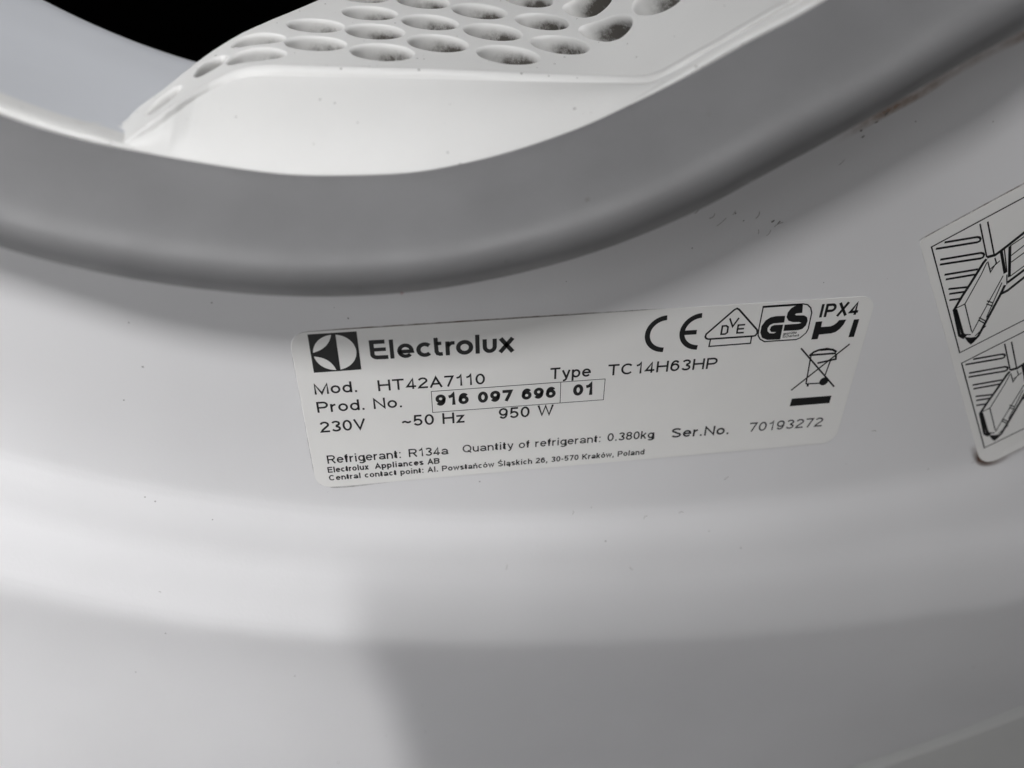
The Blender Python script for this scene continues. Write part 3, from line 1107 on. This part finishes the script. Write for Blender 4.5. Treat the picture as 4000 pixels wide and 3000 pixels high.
pr.build('crossed_bin_mark', m_ink, rating, YI)['label'] = 'crossed-out wheeled bin above a black bar'
dirt_strip('edge_dirt', [(-53.5, 17.4), (-10, 17.45), (14, 17.4)], 0.42, m_edge, dryer, -0.03, prof=[.7, .9, .9, .7, .5, .5, .3], n=240)
dirt_strip('edge_dirt', [(-55.25, 14), (-55.25, -14)], 0.35, m_edge, dryer, -0.03, prof=[.4, .1, .1, .5, .6])
dirt_strip('edge_dirt', [(-54.6, -16.4), (-52.2, -17.6), (-40, -17.6)], 0.4, m_edge, dryer, -0.03, prof=[.9, .6, .3])

# ------------------------------------------------------------------ instruction sticker at the right
o0 = np.array((60.6, 28.0))                   # its upper left corner
ux = np.array((0.872, 0.489))                 # along its top edge
uz = np.array((0.512, -0.859))                # down its left edge
Hs = 65.5


def sp_(a, b):
    return tuple(o0 + ux * a + uz * b)


corner = [sp_(a, b) for a, b in [(0.8, 0), (38, 0), (38.8, .8), (38.8, Hs - 3.5)] + [(38.8 - 3.5 + 3.5 * math.cos(k), Hs - 3.5 + 3.5 * math.sin(k)) for k in np.linspace(0.2, 1.5, 6)]
          + [(3.6 - 3.6 * math.sin(k), Hs - 3.6 + 3.6 * math.cos(k)) for k in np.linspace(0.05, 1.5, 8)] + [(0, Hs - 5), (0, .8), (.25, .25)]]
n_c = len(corner)
q2 = [Vector(p) for p in corner]
q2 += [Vector(sp_(a, b)) for a in np.arange(1.5, 38, 2.2) for b in np.concatenate([np.arange(2, 54, 5), np.arange(54, Hs - .6, 1.1)])
       if (a > 4 or b < Hs - 4.5) and a < 37]
vq, _, fq, _, _, _ = delaunay_2d_cdt(q2, [(i, (i + 1) % n_c) for i in range(n_c)], [], 1, 1e-6)
vs = [(p[0] * MM, -0.14 * MM, p[1] * MM) for p in vq]
ns_ = len(vs)
fs = [tuple(f) for f in fq]
vs += [(p[0] * MM, 0.02 * MM, p[1] * MM) for p in corner]
fs += [(i, (i + 1) % n_c, ns_ + (i + 1) % n_c, ns_ + i) for i in range(n_c)]
sticker = bend(link('instruction_sticker', mesh(vs, fs), m_label, dryer, smooth=False))
sticker['label'] = 'slanted cream sticker with two line drawings at the right edge'
L1 = [[(65.85, 27.51), (72.27, 28.23), (72.82, 28.11), (73.13, 27.79), (73.1, 27.37), (72.66, 27.17), (64.49, 26.31)],
      [(66.13, 24.07), (74.24, 24.98), (74.81, 24.82), (75.09, 24.5), (75.03, 24.06), (74.65, 23.86), (66.4, 23.06)],
      [(68.1, 20.88), (74.83, 21.62)], [(68.7, 19.88), (74.58, 20.55)], [(70.0, 17.8), (73.82, 17.95)], [(70.5, 16.72), (73.64, 16.98)],
      [(71.03, 15.37), (73.49, 15.54)]]
MID = [[(71.89, 30.78), (75.82, 24.02)], [(73.33, 31.12), (77.21, 24.44)]]
THICK = [[(75.9, 23.64), (75.53, 22.91), (74.3, 18.5), (73.58, 16.21), (72.81, 13.11), (76.07, 7.2), (77.4, 6.48)],
         [(75.89, 24.02), (77.44, 24.37), (78.69, 25.48), (81.79, 28.55), (90, 36.5)],
         [(78.49, 24.99), (81.06, 20.42)], [(79.89, 26.03), (82.32, 19.57)], [(82.39, 18.4), (84.94, 20.83), (92, 27)],
         [(81.97, 16.05), (83.08, 16.64), (85.59, 19.24), (93, 26)], [(82.05, 17.89), (81.85, 15.91), (80.44, 6.75), (79.43, 5.2)],
         [(73.13, 13.21), (76.69, 7.46), (77.64, 6.83)]]
THIN = [[(76.23, 22.93), (76.0, 20.6), (74.73, 14.27), (73.14, 13.5)], [(76.36, 23.11), (77.79, 20.87), (78.32, 22.75), (77.59, 23.79)],
        [(77.54, 21.53), (78.94, 23.15)], [(78.95, 25.46), (81.36, 20.66)], [(80.86, 19.92), (79.33, 11.35), (78.72, 7.49)], [(81.57, 20.13), (82.41, 18.0)],
        [(79.89, 26.03), (82.12, 27.75), (88, 33)], [(80.83, 23.99), (88, 31)], [(81.48, 22.69), (89, 29.5)], [(82.4, 19.7), (90, 26.6)],
        [(81.16, 18.47), (80.69, 10.89)], [(74.73, 14.27), (78.52, 7.88)], [(76.86, 7.32), (78.59, 7.19)],
        [(81.3, 9.0), (79.69, 6.8)], [(79.39, 14.67), (80.9, 14.1)], [(79.5, 14.0), (81.1, 13.4)], [(78.98, 11.01), (81.02, 10.02)], [(79.05, 10.5), (80.9, 9.5)]]
BLOB = [(77.31, 6.73), (78.84, 6.49), (80.36, 6.63), (80.04, 5.53), (79.45, 4.82), (78.47, 5.52)]
fA = np.array((63.46, 26.74))
for k, (org, sc_) in enumerate(((fA, 1.0), (np.array((78.95, 0.45)), 0.985))):
    def tr(path):
        return [tuple(org + (np.array(p) - fA) * sc_) for p in path]
    pr = Print()
    w_, h_ = 36.0, 27.6 * sc_
    c4 = [org, org + ux * w_, org + ux * w_ + uz * h_, org + uz * h_]
    pr.line([tuple(p) for p in c4], 0.26, True)
    for p in L1:
        pr.line(tr(p), 0.42)
    for p in MID:
        pr.line(tr(p), 0.30)
    for p in THICK:
        pr.line(tr(p), 0.58)
    for p in THIN:
        pr.line(tr(p), 0.24)
    pr.poly(tr(BLOB))
    bend(pr.build('line_drawing', m_ink, sticker, YI))['label'] = ('upper' if k == 0 else 'lower') + ' line drawing of a hinged flap and catch'
bend(dirt_strip('edge_dirt', [sp_(-.2, -.1), sp_(12, -.15), sp_(24, -.15)], 0.55, m_edge, dryer, -0.03, prof=[.9, .5, .9, .6, .8, .3], n=200))
bend(dirt_strip('edge_dirt', [sp_(-.5, Hs - 8), sp_(-.3, Hs - 4), sp_(0.5, Hs - 1.2), sp_(3.4, Hs + .5), sp_(8, Hs + .3), sp_(16, Hs + .3)], 2.3, m_glue, dryer, -0.06,
                prof=[.1, .35, .8, 1.1, .7, .4, .35, .3, .2], n=220, groups=9))

# ------------------------------------------------------------------ grime, scuffs and flecks
dirt_strip('grime', [(38.3, 46.3), (41.9, 48.3), (44.7, 49.9), (47.9, 51.6), (52.7, 54.1), (57.7, 57.3), (64.1, 60.7), (68.2, 62.5), (74.2, 66.6)], 2.2, m_rust, dryer,
           -0.03, prof=[.05, .15, .5, .85, .8, .5, .3, .4, .7, .8], n=260, groups=7)


def flecks(name, items, material, parent, y=-0.05, label=None):
    v, f = [], []
    for x, z, l, wd, an in items:
        n = 9
        k0 = len(v)
        a = math.radians(an)
        l, wd = l * 0.75, wd * 0.8
        for i in range(n):
            q = 2 * math.pi * i / n
            rr = 0.65 + 0.5 * rng.random()
            px, pz = l / 2 * math.cos(q) * rr, wd / 2 * math.sin(q) * rr
            v.append(((x + px * math.cos(a) - pz * math.sin(a)) * MM, (y - 0.02 * rng.random()) * MM, (z + px * math.sin(a) + pz * math.cos(a)) * MM))
        f.append(tuple(range(k0, k0 + n)))
    o = bend(link(name, mesh(v, f), material, parent, smooth=False))
    o['kind'] = 'stuff'
    return o


marks = [(-54.8, 24.6, 1.0, .25, -5), (-66.7, 23.9, .5, .3, 0), (-44.7, 19.45, .35, .45, 20), (23.7, 35, .5, .3, 30), (30.9, 33.2, 1.0, .45, 35),
         (32.1, 33, 1.2, .3, 50), (25.4, 33.6, .45, .25, 60), (16.6, 29, .35, .35, 0), (36, 46.6, .8, .25, 20), (44.2, 47.3, .9, .35, 25),
         (47.4, 50.9, 1.0, .55, 60), (43.6, 48.3, .7, .5, 40), (46, 49.6, 1.1, .3, 30), (-45.7, 17.0, .5, .25, 20), (-2, 40.5, .4, .25, 40), (-6, 24, .3, .2, 0)]
flecks('scuff_mark', marks, m_scuff, dryer)
nicks = [(-73.2, 51.6, .7, .16, 60), (-70.5, 50.7, .4, .12, 70), (-62.0, 48.4, .4, .12, 60), (-57.2, 47.2, .6, .15, 60), (-54.4, 46.8, .7, .15, 55),
         (-52.6, 46.5, .5, .13, 50), (-49.0, 46.1, .6, .2, 20), (-24.5, 46.8, .5, .3, 20), (1.3, 54.5, .8, .4, 30), (12, 59.6, .4, .2, 30)]
flecks('lip_nick', nicks, m_scuff, dryer, y=-5.95)


def fibres(name, items, material, parent, y=-0.06):
    """short curved hairs of lint lying on the face"""
    v, f = [], []
    for x, z, l, an, curl in items:
        n = 7
        a = math.radians(an)
        p = []
        px, pz = x, z
        for i in range(n):
            p.append((px, pz))
            a += curl / n * (0.6 + 0.8 * rng.random())
            px += l / n * math.cos(a)
            pz += l / n * math.sin(a)
        w_ = 0.09 + 0.07 * rng.random()
        vv_, ff_ = ribbon(p, w_)
        k0 = len(v)
        v += [(q[0] * MM, y * MM, q[1] * MM) for q in vv_]
        f += [tuple(i + k0 for i in q) for q in ff_]
    o = bend(link(name, mesh(v, f), material, parent, smooth=False))
    o['kind'] = 'stuff'
    return o


fib = [(16.2, 35.3, 1.7, 25, 1.2), (19.0, 34.4, 1.6, -20, 2.4), (23.2, 34.8, .9, 40, .5), (27.6, 33.9, 1.6, 35, 1.5), (31.4, 32.2, 2.0, 55, -1.0),
       (30.2, 30.6, 1.5, 20, 1.6), (28.6, 31.0, 1.0, 70, 1.0), (20.6, 32.9, 2.4, 30, .6), (41.0, 42.7, 1.4, 30, .8)]
for _ in range(10):
    fib.append((rng.uniform(-105, 95), 0, rng.uniform(.5, 1.6), rng.uniform(0, 180), rng.uniform(-2.5, 2.5)))
fib = [(x, (rng.uniform(-52, -19) + 0.10 * abs(x + 10) if z == 0 else z), l, a, c) for x, z, l, a, c in fib]
fibres('lint_fibre', fib, mat('pale_grey_lint', (0.42, 0.41, 0.40), 0.9), dryer)

# flecks stuck to the seal (found on its section) and a red one among them
def seal_pt(a_deg, f):
    k = int(np.argmin(abs(TH - math.radians(a_deg))))
    r = rU[k] + f * (rL[k] - rU[k])
    y = np.interp(f, [q[0] for q in SEC[3:14]], [q[1] for q in SEC[3:14]])
    return (CX + r * SIN[k], CZ - r * COS[k], y - 0.12)


for nm, m_, lst in (('seal_fleck', m_scuff, [(13.5, .36, .7), (-1.3, .40, .5), (22, .22, .5), (-12, .5, .4), (5, .6, .3), (30, .6, .6)]), ('red_fleck', m_red, [(2.0, .85, .62)])):
    v, f = [], []
    for a_, fr, sz in lst:
        x, z, y = seal_pt(a_, fr)
        k0 = len(v)
        for i in range(8):
            q = 2 * math.pi * i / 8
            rr = sz / 2 * (0.7 + .5 * rng.random())
            v.append(((x + rr * math.cos(q)) * MM, (y - .03) * MM, (z + rr * math.sin(q) * .8) * MM))
        f.append(tuple(range(k0, k0 + 8)))
    o = link(nm, mesh(v, f), m_, dryer, smooth=False)
    o['kind'] = 'stuff'

# ------------------------------------------------------------------ the phone that takes the picture
def phone_box(name, x0, x1, y0, y1, z0, z1, r, material, parent):
    """rounded slab in the camera's own axes (mm, z behind the lens)"""
    o2 = rounded(x0, x1, y0, y1, r, 8)
    n = len(o2)
    cx_, cy_ = (x0 + x1) / 2, (y0 + y1) / 2

    def inset(k):
        return [(x + (0.9 * k if x < cx_ else -0.9 * k), y + (0.9 * k if y < cy_ else -0.9 * k)) for x, y in o2]
    loops = [(inset(1), z0), (o2, z0 + 1.0), (o2, z1 - 1.0), (inset(1), z1)]
    v = []
    for lp, z in loops:
        for x, y in lp:
            v.append(tuple(M.translation + right * (x * MM) + up * (y * MM) - fwd * (z * MM)))
    f = [tuple(range(n))[::-1], tuple(range(3 * n, 4 * n))]
    for k in range(3):
        f += [(k * n + i, k * n + (i + 1) % n, (k + 1) * n + (i + 1) % n, (k + 1) * n + i) for i in range(n)]
    return link(name, mesh(v, f), material, parent, smooth=False)


m_phone = mat('dark_phone_shell', (0.03, 0.03, 0.035), 0.35)
m_glass = mat('black_glass', (0.01, 0.01, 0.012), 0.08)
phone = thing('smartphone', 'dark smartphone held level before the dryer, shading its lower right panel', 'phone')
phone_box('body', -64, 98, -71, 10, 11, 19, 9, m_phone, phone)
phone_box('screen', -61, 95, -68, 7, 19.05, 19.6, 7, m_glass, phone)
